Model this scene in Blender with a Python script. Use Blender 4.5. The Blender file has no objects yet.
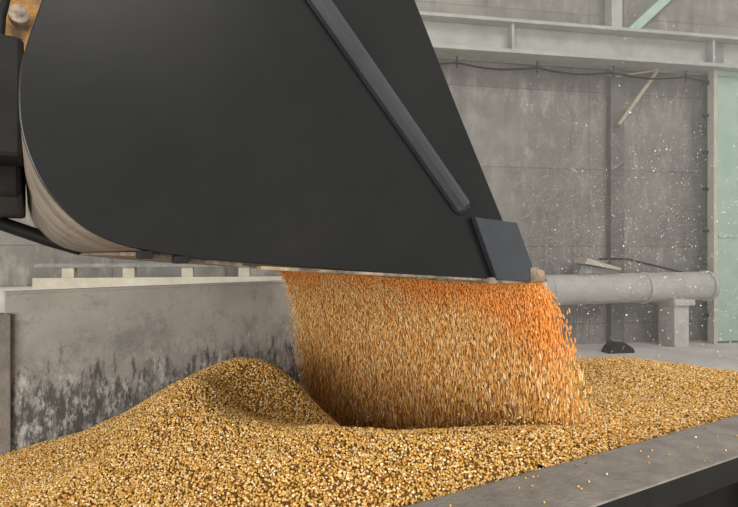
import bpy, math, numpy as np
from mathutils import Vector
rng=np.random.default_rng(7)
S=bpy.context.scene
S.view_settings.view_transform='Standard'
S.view_settings.look='None'

# ---------------------------------------------------------------- materials
def mat(name,c1,c2=None,scale=5,rough=.6,stretch=(1,1,1),c3=None,bump=0.0,bscale=60,spec=.5,metal=0.0,lo=.35,hi=.65,detail=8):
    m=bpy.data.materials.new(name); m.use_nodes=True
    nt=m.node_tree; N=nt.nodes; Lk=nt.links; b=N['Principled BSDF']
    b.inputs['Roughness'].default_value=rough; b.inputs['Metallic'].default_value=metal
    b.inputs['Specular IOR Level'].default_value=spec
    tc=N.new('ShaderNodeTexCoord'); mp=N.new('ShaderNodeMapping'); Lk.new(tc.outputs['Object'],mp.inputs[0])
    mp.inputs['Scale'].default_value=stretch
    if c2 is None: c2=c1
    n=N.new('ShaderNodeTexNoise'); n.inputs['Scale'].default_value=scale; n.inputs['Detail'].default_value=detail; n.inputs['Roughness'].default_value=.65
    Lk.new(mp.outputs[0],n.inputs['Vector'])
    r=N.new('ShaderNodeValToRGB'); Lk.new(n.outputs['Fac'],r.inputs[0])
    r.color_ramp.elements[0].position=lo; r.color_ramp.elements[0].color=(*c1,1)
    r.color_ramp.elements[1].position=hi; r.color_ramp.elements[1].color=(*c2,1)
    if c3:
        e=r.color_ramp.elements.new(min(hi+.12,.98)); e.color=(*c3,1)
    Lk.new(r.outputs[0],b.inputs['Base Color'])
    if bump:
        n2=N.new('ShaderNodeTexNoise'); n2.inputs['Scale'].default_value=bscale; n2.inputs['Detail'].default_value=6
        Lk.new(tc.outputs['Object'],n2.inputs['Vector'])
        bp=N.new('ShaderNodeBump'); bp.inputs['Strength'].default_value=bump; bp.inputs['Distance'].default_value=.02
        Lk.new(n2.outputs['Fac'],bp.inputs['Height']); Lk.new(bp.outputs[0],b.inputs['Normal'])
    m['ramp']=r.name
    return m

def kernel_mat(name,stops,shade_tone=False):
    m=bpy.data.materials.new(name); m.use_nodes=True
    nt=m.node_tree;N=nt.nodes;Lk=nt.links;b=N['Principled BSDF']
    b.inputs['Roughness'].default_value=.45
    b.inputs['Specular IOR Level'].default_value=.3
    oi=N.new('ShaderNodeObjectInfo'); r=N.new('ShaderNodeValToRGB')
    els=r.color_ramp.elements
    els[0].position=stops[0][0]; els[0].color=(*stops[0][1],1)
    els[1].position=stops[-1][0]; els[1].color=(*stops[-1][1],1)
    for p,c in stops[1:-1]:
        e=els.new(p); e.color=(*c,1)
    Lk.new(oi.outputs['Random'],r.inputs[0])
    out=r.outputs[0]
    if shade_tone:
        at=N.new('ShaderNodeAttribute'); at.attribute_type='INSTANCER'; at.attribute_name='shade_tone'
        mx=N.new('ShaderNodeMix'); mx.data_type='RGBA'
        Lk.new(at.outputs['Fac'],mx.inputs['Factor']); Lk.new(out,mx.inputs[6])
        mx.inputs[7].default_value=(.92,.41,.08,1)  # orange that paints shade and warm bounce into the kernel colour
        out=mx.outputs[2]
    Lk.new(out,b.inputs['Base Color'])
    if shade_tone:
        tr=N.new('ShaderNodeBsdfTranslucent'); Lk.new(out,tr.inputs[0])
        ms=N.new('ShaderNodeMixShader'); ms.inputs[0].default_value=.38
        Lk.new(b.outputs[0],ms.inputs[1]); Lk.new(tr.outputs[0],ms.inputs[2]); Lk.new(ms.outputs[0],N['Material Output'].inputs[0])
    return m

M_black=mat('black_paint',(.0055,.006,.006),(.010,.010,.0095),scale=1.6,rough=.30,c3=(.022,.0195,.017),bump=.06,bscale=4,spec=.26)
M_blackbar=mat('black_bar_paint',(.014,.017,.022),(.024,.028,.034),scale=4,rough=.25,spec=.7)
M_dustshell=mat('dusty_steel_shell',(.10,.08,.06),(.26,.215,.165),scale=5,rough=.5,c3=(.05,.045,.04),bump=.1)
M_edge=mat('worn_cutting_edge',(.06,.05,.042),(.36,.27,.18),scale=14,rough=.45,bump=.2,metal=.3)
M_arm=mat('dusty_yellow_arm',(.50,.25,.04),(.18,.10,.045),scale=7,rough=.7,bump=.3,lo=.42,hi=.6)
M_dark=mat('dark_steel',(.006,.006,.006),(.012,.011,.010),scale=6,rough=.6,spec=.2)
M_rim=mat('dusty_rim',(.16,.14,.12),(.27,.24,.208),scale=9,rough=.75,c3=(.38,.345,.30),bump=.25,lo=.3,hi=.7)
M_beam=mat('dusty_beam_paint',(.32,.325,.285),(.43,.43,.385),scale=3,rough=.7,c3=(.27,.22,.165),bump=.1)
M_pipe=mat('dusty_pipe',(.42,.40,.36),(.54,.515,.47),scale=4,rough=.65,c3=(.34,.30,.26),bump=.1)
M_green=mat('pale_green_paint',(.30,.42,.33),(.37,.48,.39),scale=3,rough=.55,c3=(.40,.42,.36))
M_tan=mat('tan_wood',(.38,.32,.23),(.46,.40,.30),scale=6,rough=.8)
M_floor=mat('dusty_concrete_floor',(.50,.455,.41),(.64,.59,.54),scale=1.2,rough=.85,c3=(.54,.46,.36),bump=.2)
M_grey=mat('grey_metal',(.16,.16,.15),(.25,.25,.23),scale=8,rough=.6)
M_pale=mat('pale_dusty_board',(.42,.38,.30),(.54,.50,.42),scale=4,rough=.8)
M_under=mat('corn_bed',(.18,.085,.016),(.34,.18,.035),scale=90,rough=.8,bump=1,bscale=140)
K_pile=kernel_mat('corn_kernel',[(0,(.12,.045,.01)),(.06,(.32,.14,.026)),(.16,(.48,.245,.045)),(.4,(.60,.335,.075)),(.68,(.72,.44,.125)),(.86,(.79,.56,.26)),(1,(.88,.75,.52))])
K_stream=kernel_mat('corn_kernel_falling',[(0,(.64,.32,.06)),(.3,(.86,.52,.14)),(.7,(.94,.68,.28)),(1,(.97,.87,.58))],shade_tone=True)

M_wall=mat('stained_concrete_wall',(.155,.145,.128),(.225,.212,.188),scale=.9,rough=.9,c3=(.29,.27,.24),bump=.25,bscale=25,lo=.3,hi=.6)
def wall_extra(m):
    nt=m.node_tree;N=nt.nodes;Lk=nt.links;b=N['Principled BSDF'];base=N[m['ramp']].outputs[0]
    tc=N.new('ShaderNodeTexCoord')
    def layer(prev,scale,st,lo,hi,amt,col,loc):
        mp=N.new('ShaderNodeMapping'); mp.inputs['Scale'].default_value=st; mp.inputs['Location'].default_value=loc; Lk.new(tc.outputs['Object'],mp.inputs[0])
        n=N.new('ShaderNodeTexNoise'); n.inputs['Scale'].default_value=scale; n.inputs['Detail'].default_value=9; n.inputs['Roughness'].default_value=.72; Lk.new(mp.outputs[0],n.inputs['Vector'])
        r=N.new('ShaderNodeValToRGB'); r.color_ramp.elements[0].position=lo; r.color_ramp.elements[0].color=(0,0,0,1); r.color_ramp.elements[1].position=hi; r.color_ramp.elements[1].color=(amt,amt,amt,1)
        Lk.new(n.outputs['Fac'],r.inputs[0])
        mx=N.new('ShaderNodeMix'); mx.data_type='RGBA'; Lk.new(r.outputs[0],mx.inputs['Factor']); Lk.new(prev,mx.inputs[6]); mx.inputs[7].default_value=(*col,1)
        return mx.outputs[2]
    o=layer(base,1.3,(2.2,2.2,.9),.52,.66,.75,(.40,.375,.335),(0,0,0))
    o=layer(o,1.6,(2.5,2.5,.3),.55,.68,.6,(.085,.078,.066),(5,2,1))
    o=layer(o,.5,(1,1,1),.48,.62,.5,(.38,.355,.31),(9,4,3))
    sp=N.new('ShaderNodeSeparateXYZ'); cb=N.new('ShaderNodeCombineXYZ'); Lk.new(tc.outputs['Object'],sp.inputs[0]); Lk.new(sp.outputs[0],cb.inputs[0])
    ad=N.new('ShaderNodeMath'); ad.operation='ADD'; ad.inputs[1].default_value=1.07; Lk.new(sp.outputs[2],ad.inputs[0]); Lk.new(ad.outputs[0],cb.inputs[1])
    br=N.new('ShaderNodeTexBrick'); br.inputs['Scale'].default_value=1; br.inputs['Brick Width'].default_value=4.2; br.inputs['Row Height'].default_value=1.45
    br.inputs['Mortar Size'].default_value=.012; br.inputs['Color1'].default_value=(1,1,1,1); br.inputs['Color2'].default_value=(.86,.86,.86,1); br.inputs['Mortar'].default_value=(.66,.66,.64,1); br.offset=0
    Lk.new(cb.outputs[0],br.inputs['Vector'])
    mu=N.new('ShaderNodeMix'); mu.data_type='RGBA'; mu.blend_type='MULTIPLY'; mu.inputs['Factor'].default_value=1
    Lk.new(o,mu.inputs[6]); Lk.new(br.outputs['Color'],mu.inputs[7]); Lk.new(mu.outputs[2],b.inputs['Base Color'])
wall_extra(M_wall)
M_pil=mat('dark_pilaster_concrete',(.11,.102,.09),(.17,.16,.14),scale=2,rough=.9,c3=(.24,.225,.20),bump=.2)

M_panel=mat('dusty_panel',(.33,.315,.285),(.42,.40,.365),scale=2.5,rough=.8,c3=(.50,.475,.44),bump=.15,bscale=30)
def panel_extra(m):
    nt=m.node_tree;N=nt.nodes;Lk=nt.links;b=N['Principled BSDF'];base=N[m['ramp']].outputs[0]
    tc=N.new('ShaderNodeTexCoord')
    def stain(prev,scale,stretch,lo,hi,a,bv,col,zr,amt,off):
        mp=N.new('ShaderNodeMapping'); mp.inputs['Scale'].default_value=stretch; mp.inputs['Location'].default_value=off; Lk.new(tc.outputs['Object'],mp.inputs[0])
        n=N.new('ShaderNodeTexNoise'); n.inputs['Scale'].default_value=scale; n.inputs['Detail'].default_value=12; n.inputs['Roughness'].default_value=.78; Lk.new(mp.outputs[0],n.inputs['Vector'])
        sp=N.new('ShaderNodeSeparateXYZ'); Lk.new(tc.outputs['Object'],sp.inputs[0])
        mr=N.new('ShaderNodeMapRange'); mr.inputs['From Min'].default_value=zr[0]; mr.inputs['From Max'].default_value=zr[1]; mr.inputs['To Min'].default_value=a; mr.inputs['To Max'].default_value=bv
        Lk.new(sp.outputs[2],mr.inputs['Value'])
        ad=N.new('ShaderNodeMath'); Lk.new(n.outputs['Fac'],ad.inputs[0]); Lk.new(mr.outputs[0],ad.inputs[1])
        r=N.new('ShaderNodeValToRGB'); r.color_ramp.elements[0].position=lo; r.color_ramp.elements[0].color=(0,0,0,1); r.color_ramp.elements[1].position=hi; r.color_ramp.elements[1].color=(amt,)*3+(1,)
        Lk.new(ad.outputs[0],r.inputs[0])
        mx=N.new('ShaderNodeMix'); mx.data_type='RGBA'; Lk.new(r.outputs[0],mx.inputs['Factor']); Lk.new(prev,mx.inputs[6]); mx.inputs[7].default_value=(*col,1)
        return mx.outputs[2]
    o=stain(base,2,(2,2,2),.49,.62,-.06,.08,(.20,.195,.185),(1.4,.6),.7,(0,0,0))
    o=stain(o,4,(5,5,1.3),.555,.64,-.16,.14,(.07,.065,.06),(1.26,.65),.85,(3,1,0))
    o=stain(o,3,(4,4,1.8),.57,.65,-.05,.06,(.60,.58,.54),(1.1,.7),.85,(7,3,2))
    Lk.new(o,b.inputs['Base Color'])
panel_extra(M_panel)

# ---------------------------------------------------------------- mesh helpers
def empty(name,loc=(0,0,0)):
    o=bpy.data.objects.new(name,None); o.location=loc; S.collection.objects.link(o); return o
def mesh(name,v,f,m,parent=None,bevel=0,smooth=False):
    me=bpy.data.meshes.new(name); me.from_pydata([tuple(map(float,p)) for p in v],[],f); me.update()
    o=bpy.data.objects.new(name,me); S.collection.objects.link(o)
    if m: me.materials.append(m)
    if parent: o.parent=parent
    import bmesh
    bm=bmesh.new(); bm.from_mesh(me); bmesh.ops.recalc_face_normals(bm,faces=bm.faces); bm.to_mesh(me); bm.free()
    if smooth:
        for p in me.polygons: p.use_smooth=True
    if bevel:
        b=o.modifiers.new('bevel','BEVEL'); b.width=bevel; b.segments=2; b.limit_method='ANGLE'; b.angle_limit=math.radians(35)
    return o
def prism(name,prof,fn,w0,w1,m,parent=None,bevel=0):
    n=len(prof)
    v=[fn(a,w0,b) for a,b in prof]+[fn(a,w1,b) for a,b in prof]
    f=[tuple(range(n)),tuple(range(2*n-1,n-1,-1))]+[(i,(i+1)%n,n+(i+1)%n,n+i) for i in range(n)]
    return mesh(name,v,f,m,parent,bevel)
def boxf(name,fn,a0,a1,w0,w1,b0,b1,m,parent=None,bevel=.004):
    return prism(name,[(a0,b0),(a1,b0),(a1,b1),(a0,b1)],fn,w0,w1,m,parent,bevel)
def tube(name,pts,r,m,parent=None,fill=True,res=6):
    c=bpy.data.curves.new(name,'CURVE'); c.dimensions='3D'; c.bevel_depth=r; c.bevel_resolution=res; c.use_fill_caps=True
    s=c.splines.new('POLY'); s.points.add(len(pts)-1)
    for i,p in enumerate(pts): s.points[i].co=(*p,1)
    o=bpy.data.objects.new(name,c); S.collection.objects.link(o); c.materials.append(m)
    if parent: o.parent=parent
    return o

# ---------------------------------------------------------------- kernels (geometry nodes)
def kernel_object(name,P,R,Sc,shade_tone,m,parent):
    me=bpy.data.meshes.new(name); me.vertices.add(len(P)); me.vertices.foreach_set('co',P.astype(np.float32).ravel())
    for nm,arr in (('rot',R),('scl',Sc)):
        a=me.attributes.new(nm,'FLOAT_VECTOR','POINT'); a.data.foreach_set('vector',arr.astype(np.float32).ravel())
    a=me.attributes.new('shade_tone','FLOAT','POINT'); a.data.foreach_set('value',shade_tone.astype(np.float32))
    me.update()
    o=bpy.data.objects.new(name,me); S.collection.objects.link(o); o.parent=parent; me.materials.append(m)
    ng=bpy.data.node_groups.new(name+'_nodes','GeometryNodeTree')
    ng.interface.new_socket('Geometry',in_out='INPUT',socket_type='NodeSocketGeometry')
    ng.interface.new_socket('Geometry',in_out='OUTPUT',socket_type='NodeSocketGeometry')
    N=ng.nodes;L=ng.links
    gi=N.new('NodeGroupInput');go=N.new('NodeGroupOutput')
    ico=N.new('GeometryNodeMeshIcoSphere'); ico.inputs['Radius'].default_value=1; ico.inputs['Subdivisions'].default_value=2
    pos=N.new('GeometryNodeInputPosition'); sp=N.new('ShaderNodeSeparateXYZ'); L.new(pos.outputs[0],sp.inputs[0])
    k=N.new('ShaderNodeMath'); k.operation='MULTIPLY_ADD'; k.inputs[1].default_value=-.35; k.inputs[2].default_value=1; L.new(sp.outputs[2],k.inputs[0])
    mx=N.new('ShaderNodeMath');mx.operation='MULTIPLY';L.new(sp.outputs[0],mx.inputs[0]);L.new(k.outputs[0],mx.inputs[1])
    cb=N.new('ShaderNodeCombineXYZ');L.new(mx.outputs[0],cb.inputs[0]);L.new(sp.outputs[1],cb.inputs[1]);L.new(sp.outputs[2],cb.inputs[2])
    st=N.new('GeometryNodeSetPosition');L.new(ico.outputs['Mesh'],st.inputs['Geometry']);L.new(cb.outputs[0],st.inputs['Position'])
    ss=N.new('GeometryNodeSetShadeSmooth');L.new(st.outputs[0],ss.inputs[0])
    sm=N.new('GeometryNodeSetMaterial');sm.inputs['Material'].default_value=m;L.new(ss.outputs[0],sm.inputs['Geometry'])
    ip=N.new('GeometryNodeInstanceOnPoints');L.new(gi.outputs[0],ip.inputs['Points']);L.new(sm.outputs[0],ip.inputs['Instance'])
    nr=N.new('GeometryNodeInputNamedAttribute');nr.data_type='FLOAT_VECTOR';nr.inputs['Name'].default_value='rot'
    ns=N.new('GeometryNodeInputNamedAttribute');ns.data_type='FLOAT_VECTOR';ns.inputs['Name'].default_value='scl'
    er=N.new('FunctionNodeEulerToRotation');L.new(nr.outputs[0],er.inputs[0]);L.new(er.outputs[0],ip.inputs['Rotation'])
    L.new(ns.outputs[0],ip.inputs['Scale']);L.new(ip.outputs[0],go.inputs[0])
    md=o.modifiers.new('kernels','NODES');md.node_group=ng
    return o

# ---------------------------------------------------------------- room
def WL(t,d,z): return (.985*t+.172*d, 9.43+.172*t-.985*d, z)
ang=math.atan2(.172,.985)
def wbox(name,t0,t1,d0,d1,z0,z1,m,parent=None,bevel=.01):
    v=[(t0,-d0,z0),(t1,-d0,z0),(t1,-d0,z1),(t0,-d0,z1),(t0,-d1,z0),(t1,-d1,z0),(t1,-d1,z1),(t0,-d1,z1)]
    f=[(0,1,2,3),(7,6,5,4),(0,4,5,1),(1,5,6,2),(2,6,7,3),(3,7,4,0)]
    o=mesh(name,v,f,m,parent,bevel)
    if not parent:
        o.location=(0,9.43,0); o.rotation_euler=(0,0,ang)
    return o
w=wbox('wall_back',-13,12,-.3,0,0,8.5,M_wall,bevel=0)
for i,t in enumerate((-9.4,-2.4,4.56)):
    wbox('pilaster_%d'%i,t,t+.28,-.05,.14,0,8.5,M_pil,parent=w,bevel=.01)
flr=mesh('floor',[(-14,-3,0),(13,-3,0),(13,12,0),(-14,12,0)],[(0,1,2,3)],M_floor)

beam=empty('steel_wall_beam')
def wb(name,*a,m=M_beam,p=beam,b=.008): return boxf(name,lambda t,d,z:WL(t,d,z),a[0],a[1],a[2],a[3],a[4],a[5],m,p,b)
wb('web',-12,9,.22,.40,5.2,5.66)
wb('top_flange',-12,9,.0,.62,5.66,5.72)
wb('bottom_flange',-12,9,.1,.60,5.14,5.21)
for t in (-9,-5,-1.2,2.4,6.35):
    wb('stiffener',t,t+.05,.38,.56,5.2,5.67)
wb('splice_plate',6.5,6.7,.40,.44,5.2,5.66,m=M_grey)
cab=empty('power_cable')
pts=[]
for t in np.linspace(1,8,60): pts.append(WL(t,.3,5.02-.07*abs(math.sin(t*2.1))))
tube('cable_run',pts,.018,M_dark,cab)
for t in (1.5,3.0,4.5,6.0): tube('hanger',[WL(t,.3,5.15),WL(t,.3,4.93)],.012,M_dark,cab)
br=empty('wooden_brace')
def bar(name,p,q,w_,m,par): 
    p=Vector(p);q=Vector(q); return tube(name,[p,q],w_,m,par,res=2)
bar('diagonal_strut',WL(5.45,.25,5.13),WL(4.64,.25,4.08),.038,M_tan,br)
bar('horizontal_strut',WL(5.45,.25,5.14),WL(4.6,.25,4.97),.018,M_tan,br)
gp=empty('roof_brace')
wb('post',4.5,4.72,.02,.25,5.72,8.2,m=M_beam,p=gp)
prism('diagonal',[(4.7,5.75),(4.95,5.75),(6.2,6.9),(6.2,7.1)],lambda t,d,z:WL(t,d,z),.05,.25,M_green,gp,.01)

pp=empty('ventilation_pipe')
def cyl(name,p,q,r0,r1,m,par,n=32):
    p=Vector(p);q=Vector(q);d=(q-p).normalized();a=d.cross(Vector((0,0,1)));a.normalize();b=d.cross(a)
    v=[];f=[]
    for c,r in((p,r0),(q,r1)):
        for i in range(n):
            th=2*math.pi*i/n; v.append(c+a*r*math.cos(th)+b*r*math.sin(th))
    f=[(i,(i+1)%n,n+(i+1)%n,n+i) for i in range(n)]+[tuple(range(n)),tuple(range(2*n-1,n-1,-1))]
    o=mesh(name,v,f,m,par)
    for pl in o.data.polygons:
        if len(pl.vertices)==4: pl.use_smooth=True
    return o
def pz(t): return .96+.022*t
cyl('pipe_body',WL(-10,.42,pz(-10)+.1),WL(6.40,.42,pz(6.4)),.30,.265,M_pipe,pp)
for t in (-6,-3,0,2.2,3.15,5.0,6.3):
    cyl('flange_ring',WL(t,.42,pz(t)),WL(t+.03,.42,pz(t+.03)),.290,.290,M_pipe,pp)
for t in (-7,-1.5,5.5):
    wb('support_box',t,t+.3,.2,.62,0,pz(t)-.2,m=M_pipe,p=pp,b=.01)
    wb('support_saddle',t-.06,t+.36,.14,.7,pz(t)-.32,pz(t)-.22,m=M_pipe,p=pp,b=.01)
prism('flap_plate',[(3.75,1.52),(4.45,1.40),(4.45,1.44),(3.8,1.62)],lambda t,d,z:WL(t,d,z),.22,.6,M_pale,pp,.005)
prism('flap_base',[(3.65,1.26),(4.45,1.26),(4.4,1.40),(3.75,1.5)],lambda t,d,z:WL(t,d,z),.28,.5,M_grey,pp,.005)
tube('flap_rod',[WL(4.15,.4,1.6),WL(4.7,.4,1.6),WL(5.6,.42,1.40),WL(5.9,.42,1.33)],.018,M_dark,pp)
ck=empty('wheel_chock')
prism('wedge',[(3.95,.0),(4.45,.0),(4.42,.08),(4.28,.17),(4.1,.19),(4.0,.1)],lambda t,d,z:WL(t,d,z),.75,.98,M_dark,ck,.01)
wb('handle',4.1,4.25,.84,.88,.185,.22,m=M_grey,p=ck,b=.005)

dr=empty('door_1')
wb('leaf',6.58,9.4,.30,.36,.03,5.15,m=M_green,p=dr)
wb('edge_frame',6.50,6.58,.26,.42,.0,5.2,m=M_pale,p=dr)
wb('top_frame',6.54,9.4,.27,.41,5.05,5.2,m=M_green,p=dr)
wb('mid_rail',6.64,9.4,.36,.38,2.0,2.06,m=M_green,p=dr)
for z in (.5,1.3,2.1,2.9,3.6,4.3,4.9): wb('hinge_bolt',6.40,6.52,.26,.30,z,z+.05,m=M_dark,p=dr,b=.003)
wb('door_track',6.0,9.4,.0,.3,5.2,5.32,m=M_beam,p=dr)

bb=empty('guard_rail')
for i,t in enumerate((-4.55,-3.75,-2.95,-2.15,-1.35)):
    wb('post_%d'%i,t,t+.16,1.0,1.14,0,1.52,m=M_pale,p=bb)
wb('board',-4.9,-1.0,1.14,1.2,1.05,1.36,m=M_pale,p=bb)
wb('top_rail',-4.9,-1.0,.98,1.16,1.5,1.56,m=M_grey,p=bb)

# ---------------------------------------------------------------- hopper
hop=empty('intake_hopper')
A=Vector((.1,1.7));ra=Vector((.87,.49)).normalized();rn=Vector((ra.y,-ra.x))
def RF(t,d,z): p=A+ra*t+rn*d; return (p.x,p.y,z)
boxf('rim_top',RF,-2.6,4.6,0,.29,.865,.90,M_rim,hop,.006)
boxf('rim_inner_lip',RF,-2.6,4.6,-.012,.012,.5,.895,M_rim,hop,.003)
boxf('rim_outer_lip',RF,-2.6,4.6,.275,.295,.80,.895,M_dark,hop,.004)
boxf('front_wall',RF,-2.6,4.6,.02,.12,0,.87,M_dark,hop,.01)
for t in np.arange(-2.2,4.5,.8): boxf('gusset',RF,t,t+.03,.1,.27,.1,.87,M_dark,hop,.003)
boxf('lower_rail',RF,-2.6,4.6,.12,.34,.35,.45,M_dark,hop,.01)
Bp=Vector((-2.43,3.6));pa=Vector((.74,.67)).normalized();pn=Vector((-pa.y,pa.x))
def PF(t,d,z): p=Bp+pa*t+pn*d; return (p.x,p.y,z)
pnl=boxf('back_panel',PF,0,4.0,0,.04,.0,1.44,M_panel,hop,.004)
boxf('back_panel_cap',PF,0.0,4.0,-.012,.06,1.425,1.446,M_panel,hop,.006)
boxf('back_panel_post',PF,-.05,.03,-.04,.08,.0,1.30,M_rim,hop,.006)
for t in (2.35,3.3): 
    boxf('hinge_bracket',PF,t,t+.16,-.07,0,1.20,1.27,M_grey,hop,.006)
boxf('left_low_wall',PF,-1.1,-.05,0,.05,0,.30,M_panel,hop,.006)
def seg(name,p,q,z,m,th=.05):
    p=Vector(p);q=Vector(q);d=(q-p).normalized();n=Vector((-d.y,d.x))*th
    c=[p,q,q+n,p+n]; v=[(a.x,a.y,0) for a in c]+[(a.x,a.y,z) for a in c]
    mesh(name,v,[(0,1,2,3),(7,6,5,4),(0,4,5,1),(1,5,6,2),(2,6,7,3),(3,7,4,0)],m,hop,.004)
q0=Bp+pa*-1.1; q1=A+ra*-2.6; e0=Bp+pa*4.0; e1=A+ra*4.6
seg('end_wall_far',e0,e1,.5,M_panel); seg('end_wall_near',q1,q0,.28,M_panel)

# ---------------------------------------------------------------- corn pile
C=np.array([
(-1.5,2.2,.667),(-2.46,3.6,.357),(-2.19,3.82,.38),(-1.743,3.5,.588),(-1.40,3.45,.764),(-1.064,3.4,.954),(-.812,3.4,1.035),(-.66,3.4,.995),(-.46,3.45,.87),
(-2.0,4.1,.35),(-1.2,4.6,.5),(-.7,4.4,.45),(-.5,5,.15),(.3,5.5,.15),(-.9,3.9,.78),(-.22,3.6,.56),(-.3,4.2,.32),(-.35,4.8,.12),
(-.672,3.05,.80),(-.431,2.95,.76),(-.2,3.0,.69),(-.765,2.6,.908),(-.896,2.95,.985),(-.218,2.4,.924),(.302,2.3,.94),(.744,2.35,.923),
(.3,2.8,.72),(.75,2.85,.79),(0,3.3,.54),(.2,4,.32),
(-.996,2.0,.761),(-.579,1.85,.832),(-.224,1.75,.875),(.1,1.7,.875),(-1.37,2.75,.69),(-.735,2.35,.865),
(.535,1.945,.873),(.97,2.19,.873),(1.405,2.435,.87),(1.84,2.68,.865),(2.71,3.17,.86),(3.6,3.67,.8),
(1.326,3.1,.859),(1.797,4.2,.872),(2.3,4.0,.874),(2.63,3.85,.855),(1.717,3.3,.835),(1.9,4.6,.8),(2.8,4.2,.75),(1.2,5.0,.5),(3.6,3.9,.7),(1.02,2.6,.88),(1,3.8,.7),
(-2.6,2.6,.30),(-1.6,1.2,.6),(-3.0,3.0,.15),(-.6,1.3,.80),(-2.2,1.6,.42)])
def U(r2): return np.where(r2>0,r2*np.log(np.maximum(r2,1e-12))*.5,0)
n=len(C);D=((C[:,None,:2]-C[None,:,:2])**2).sum(-1);K=U(D)+np.eye(n)*.0012
Pm=np.hstack([np.ones((n,1)),C[:,:2]]);Am=np.zeros((n+3,n+3));Am[:n,:n]=K;Am[:n,n:]=Pm;Am[n:,:n]=Pm.T
Wt=np.linalg.solve(Am,np.concatenate([C[:,2],np.zeros(3)]))
def H(x,y):
    o=np.empty(len(x))
    for s in range(0,len(x),20000):
        xx=x[s:s+20000];yy=y[s:s+20000]
        d=(xx[:,None]-C[None,:,0])**2+(yy[:,None]-C[None,:,1])**2
        o[s:s+20000]=U(d)@Wt[:n]+Wt[n]+Wt[n+1]*xx+Wt[n+2]*yy
    o+=.007*np.sin(x*9+y*4)*np.sin(y*11-x*3)+.004*np.sin(x*23+1)*np.sin(y*19+x*7)
    return np.clip(o,.05,1.06)
poly=[q1,q0,e0,e1]
def inside(x,y,ins=0.0):
    m=np.ones(len(x),bool)
    for i in range(4):
        a=poly[i];b=poly[(i+1)%4];d=(b-a).normalized()
        cr=(x-a.x)*d.y-(y-a.y)*d.x
        m&=cr>ins
    return m
cx,cy=sum(p.x for p in poly)/4,sum(p.y for p in poly)/4
if not inside(np.array([cx]),np.array([cy]))[0]: poly=poly[::-1]
nx,ny=230,200
gx=np.linspace(-3.6,4.3,nx);gy=np.linspace(.2,6.5,ny);X,Y=np.meshgrid(gx,gy);X=X.ravel();Y=Y.ravel();Z=H(X,Y)
ok=inside(X,Y,.015)
idx=-np.ones(nx*ny,int);idx[ok]=np.arange(ok.sum())
V=np.stack([X,Y,Z-.008],1)[ok];F=[]
for j in range(ny-1):
    for i in range(nx-1):
        a=j*nx+i;q=(idx[a],idx[a+1],idx[a+nx+1],idx[a+nx])
        if min(q)>=0:F.append(tuple(int(k) for k in q))
pile=mesh('corn_pile',V,F,M_under,None,smooth=True)
NP=520000
x=rng.uniform(-3.4,4.2,NP);y=rng.uniform(.6,6.4,NP);k=inside(x,y,.012)
k&=(rng.random(NP)<np.clip(1.5-(y-3.2)*.35,.35,1))
x=x[k];y=y[k];z=H(x,y)+rng.uniform(-.006,.0045,len(x))
n_=len(x);g=rng.uniform(.85,1.2,n_)[:,None]
Sc=np.array([.0047,.0031,.0056])*g
R=rng.uniform(0,2*math.pi,(n_,3))
kernel_object('kernels',np.stack([x,y,z],1),R,Sc,np.zeros(n_),K_pile,pile)
print('pile kernels',n_)

m_=55;t=rng.uniform(-.3,3.0,m_);d=rng.beta(1,2.2,m_)*.26+.02
P=np.array([RF(a,b,.904) for a,b in zip(t,d)])
sp_=empty('spilled_corn')
kernel_object('kernels_on_rim',P,np.stack([rng.uniform(-.3,.3,m_),rng.uniform(1.3,1.8,m_),rng.uniform(0,6.28,m_)],1),np.tile([.004,.003,.005],(m_,1)),np.zeros(m_),K_pile,sp_)

# ---------------------------------------------------------------- bucket
BW=2.9
def BF(L,W,z): return (.715-.85*L-.53*W, 2.4-.53*L+.85*W, z)
bk=empty('loader_bucket')
heel=[(1.443,1.689),(1.6386,1.724),(1.7517,1.7777),(1.8336,1.868),(1.8785,1.969),(1.896,2.071),(1.889,2.20),(1.845,2.367)]
def catmull(P,n=5):
    P=[np.array(p) for p in P];o=[]
    for i in range(len(P)-1):
        p0=P[max(i-1,0)];p1=P[i];p2=P[i+1];p3=P[min(i+2,len(P)-1)]
        for k in range(n):
            t=k/n;o.append(tuple(.5*((2*p1)+(-p0+p2)*t+(2*p0-5*p1+4*p2-p3)*t*t+(-p0+3*p1-3*p2+p3)*t**3)))
    o.append(tuple(P[-1]));return o
curve=[(0.03,1.580),(.7,1.627)]+catmull(heel)+[(1.74,2.60),(1.50,2.86),(1.2,2.98),(.80,2.98)]
def offset(c,o):
    r=[]
    for i in range(len(c)):
        a=np.array(c[max(i-1,0)]);b=np.array(c[min(i+1,len(c)-1)]);d=(b-a)/np.linalg.norm(b-a)
        nrm=np.array([d[1],-d[0]]); r.append((c[i][0]+nrm[0]*o,c[i][1]+nrm[1]*o))
    return r
side=offset(curve,.007)+[(.634,2.669),(.408,2.262),(.154,1.822)]
prism('side_plate_near',side,BF,0,.022,M_black,bk,.004)
prism('side_plate_far',side,BF,BW-.022,BW,M_black,bk,.004)
outer=offset(curve,.006);inner=offset(curve,-.006)
nn=len(curve)
W0,W1=.022,BW+.005
v=[BF(a,W0,b) for a,b in outer]+[BF(a,W0,b) for a,b in inner]+[BF(a,W1,b) for a,b in outer]+[BF(a,W1,b) for a,b in inner]
f=[]
for i in range(nn-1):
    f+=[(i,i+1,nn+i+1,nn+i),(2*nn+i,3*nn+i,3*nn+i+1,2*nn+i+1),(i,2*nn+i,2*nn+i+1,i+1),(nn+i,nn+i+1,3*nn+i+1,3*nn+i)]
f+=[(0,nn,3*nn,2*nn),(nn-1,3*nn-1,4*nn-1,2*nn-1)]
mesh('shell',v,f,M_dustshell,bk)
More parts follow.
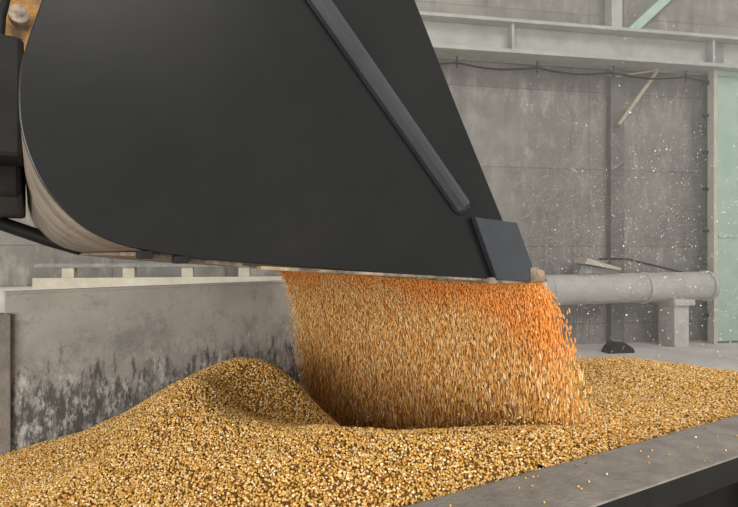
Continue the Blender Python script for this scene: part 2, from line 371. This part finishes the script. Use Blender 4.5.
for L_,z_ in ((1.60,1.705),(1.50,1.69)):
    boxf('heel_stop',BF,L_-.02,L_+.02,-.02,.03,z_-.02,z_+.002,M_dark,bk,.003)
prism('cutting_edge',[(-.075,1.571),(.26,1.572),(.26,1.600),(-.03,1.598)],BF,-.02,BW+.02,M_edge,bk,.003)
prism('floor_wear_strip',[(.26,1.584),(1.25,1.648),(1.25,1.660),(.26,1.594)],BF,-.006,.05,M_edge,bk,.002)
prism('heel_wear_strip',[(1.30,1.655),(1.60,1.692),(1.60,1.705),(1.30,1.675)],BF,.03,BW,M_edge,bk,.002)
prism('side_cutter',[(.354,1.848),(.112,1.832),(-.01,1.60),(.0,1.575),(.228,1.589)],BF,-.03,0,M_blackbar,bk,.004)
prism('cutter_corner',[(.03,1.64),(-.05,1.625),(-.08,1.575),(.03,1.573)],BF,-.036,.03,M_edge,bk,.004)
p0=np.array([.385,1.872]);p1=np.array([1.33,2.86]);d=(p1-p0)/np.linalg.norm(p1-p0);nr=np.array([-d[1],d[0]])
def ridge(name,hw,h,m):
    v=[]
    sec=[(-hw,0),(-hw*.85,-h*.45),(-hw*.45,-h*.9),(0,-h),(hw*.45,-h*.9),(hw*.85,-h*.45),(hw,0)]
    for pt in (p0,p0+d*.03,p1):
        sc=.45 if pt is p0 else 1
        for s,w_ in sec:
            q=pt+nr*s*(.75 if pt is p0 else 1); v.append(BF(q[0],w_*sc,q[1]))
    k=len(sec);f=[]
    for r in range(2):
        for i in range(k-1): f.append((r*k+i,r*k+i+1,(r+1)*k+i+1,(r+1)*k+i))
        f.append((r*k+k-1,r*k,(r+1)*k,(r+1)*k+k-1))
    f+=[tuple(range(k)),tuple(range(3*k-1,2*k-1,-1))]
    mesh(name,v,f,m,bk,.006)
ridge('side_stiffener',.043,.045,M_blackbar)
prism('corn_load',[(.10,1.59),(1.45,1.695),(1.65,1.76),(1.78,1.90),(1.7,2.1),(1.1,2.0),(.5,1.72),(.1,1.61)],BF,.03,BW-.03,M_under,bk,0)

la=empty('loader_lift_arm')
boxf('coupler_block',BF,1.91,2.7,.95,2.6,1.93,2.52,M_dark,la,.02)
boxf('coupler_ear',BF,1.90,2.3,.7,.95,2.05,2.50,M_dark,la,.02)
prism('lift_arm',[(1.80,2.72),(2.2,2.55),(4.2,1.9),(5.2,1.9),(5.2,2.4),(3.8,3.2),(2.3,3.9),(1.66,3.9),(1.66,3.05)],BF,1.7,2.1,M_arm,la,.03)
cyl('pivot_pin',BF(1.93,1.50,2.88),BF(1.93,2.2,2.88),.045,.045,M_edge,la)
prism('pivot_cheek',[(1.86,2.56),(2.0,2.52),(2.3,2.6),(2.3,3.3),(2.0,3.4),(1.80,3.2),(1.80,2.8)],BF,1.60,1.7,M_arm,la,.02)
tube('hydraulic_hose',[BF(1.90,1.5,3.3),BF(1.96,1.5,3.05),BF(2.0,1.5,2.85),BF(2.02,1.5,2.5)],.02,M_dark,la)
tube('lower_link',[(-1.93,3.62,1.73),(-2.10,3.55,1.79),(-2.75,3.5,2.02),(-3.6,3.5,2.3)],.045,M_dark,la)

# ---------------------------------------------------------------- falling corn
N_=150000
wv=rng.uniform(0,BW,N_); tm=rng.uniform(0,1,N_)**.85*.57
jit=rng.normal(0,1,N_)
thick=.018+.12*tm
v0=.64+.06*np.sin(wv*5)+.03*np.sin(wv*13+1)
Lp=.02-(v0*tm)+jit*thick-.03
wv2=wv+rng.normal(0,1,N_)*(.01+.08*tm)
zz=1.575-.5*9.81*tm**2*.80-.12*tm+rng.normal(0,.012,N_)
xx=.715-.85*Lp-.53*wv2; yy=2.4-.53*Lp+.85*wv2
zs=H(xx,yy); k=(zz>zs-.01)
dens=.75+.35*np.sin(wv*17+3*np.sin(wv*4))*np.sin(tm*9+wv*3)
k&=rng.random(N_)<np.clip(dens+.2,.4,1)
speed=9.81*tm+.3
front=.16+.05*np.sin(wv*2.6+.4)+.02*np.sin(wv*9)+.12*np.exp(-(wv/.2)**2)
shade_tone=np.clip((front-tm)/.10+.4,0,1)*.75*np.clip(1.15-.12*wv,0,1)+rng.normal(0,.17,N_)  # upper kernels tinted orange: shade under the lip painted by fall time
shade_tone=np.clip(shade_tone+.02,0,1)
P=np.stack([xx,yy,zz],1)[k]; n_=len(P)
th=np.arctan2(v0,speed)[k]
R=np.stack([rng.normal(0,.14,n_),-th*.6+rng.normal(0,.14,n_),rng.normal(.55,.9,n_)],1)
Sc=np.stack([rng.uniform(.0028,.0042,n_),rng.uniform(.0024,.0034,n_),.0055+.0036*speed[k]*rng.uniform(.4,1.3,n_)],1)
st=empty('falling_corn_stream')
kernel_object('falling_kernels',P,R,Sc,shade_tone[k],K_stream,st)
print('stream',n_)
m_=2600
wv=rng.uniform(-.25,BW,m_);Lp=-.3+rng.normal(0,.18,m_)-.05
xx=.715-.85*Lp-.53*wv; yy=2.4-.53*Lp+.85*wv
zz=H(xx,yy)+rng.exponential(.035,m_)
kk=inside(xx,yy,.02)
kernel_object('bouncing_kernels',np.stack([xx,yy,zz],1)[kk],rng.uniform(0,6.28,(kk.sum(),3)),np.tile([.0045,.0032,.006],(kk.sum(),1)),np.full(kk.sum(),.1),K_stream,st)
M_ch=mat('chaff',(.8,.76,.68),rough=.9)
m_=9000
P=np.stack([rng.normal(1.6,.8,m_),rng.normal(4.0,1.1,m_),rng.normal(1.75,.5,m_)],1)
P=P[(P[:,2]>.95)&(P[:,0]>.9)]
cf=empty('airborne_chaff')
kernel_object('chaff_flakes',P,rng.uniform(0,6.28,(len(P),3)),(rng.uniform(0,1,(len(P),1))**3*.0024+.0012)*np.array([[1,.4,1]]),np.zeros(len(P)),M_ch,cf)

dm=bpy.data.materials.new('grain_dust'); dm.use_nodes=True; nt=dm.node_tree
for n_x in list(nt.nodes): nt.nodes.remove(n_x)
vo=nt.nodes.new('ShaderNodeOutputMaterial'); vs=nt.nodes.new('ShaderNodeVolumeScatter'); vs.inputs['Density'].default_value=.085; vs.inputs['Color'].default_value=(1,.945,.86,1); vs.inputs['Anisotropy'].default_value=.2
nt.links.new(vs.outputs[0],vo.inputs['Volume'])
dz=[(-1.0,6.4,.02),(11,6.4,.02),(11,9.8,.02),(-1.0,7.9,.02)]
dz=dz+[(a,b,7.5) for a,b,_ in dz]
mesh('airborne_grain_dust',dz,[(0,1,2,3),(7,6,5,4),(0,4,5,1),(1,5,6,2),(2,6,7,3),(3,7,4,0)],dm)

# ---------------------------------------------------------------- light
w=bpy.data.worlds.new('World');S.world=w;w.use_nodes=True
bg=w.node_tree.nodes['Background'];bg.inputs[0].default_value=(1.0,.985,.965,1);bg.inputs[1].default_value=.90
def sun(name,dr,e,ang,col):
    l=bpy.data.lights.new(name,'SUN');l.energy=e;l.angle=math.radians(ang);l.color=col
    o=bpy.data.objects.new(name,l);S.collection.objects.link(o);o.rotation_euler=Vector(dr).to_track_quat('-Z','Y').to_euler();return o
sun('daylight_from_doorway',(-.45,.70,-.60),1.3,25,(1,.955,.88))
l=bpy.data.lights.new('stream_fill_light','AREA');l.shape='RECTANGLE';l.size=6;l.size_y=3.6;l.energy=950;l.color=(1,.96,.90)  # fill lamp added behind the camera to brighten the falling corn
o=bpy.data.objects.new('stream_fill_light',l);S.collection.objects.link(o);o.location=(-3.0,-6.5,2.0)
o.rotation_euler=(Vector((.2,4,1.2))-o.location).to_track_quat('-Z','Y').to_euler()

cam=bpy.data.cameras.new('Camera');cam.sensor_width=36;cam.lens=36*540/738
co=bpy.data.objects.new('Camera',cam);S.collection.objects.link(co);co.location=(0,0,1.7);co.rotation_euler=(math.pi/2,0,0)
cam.clip_start=.05;S.camera=co
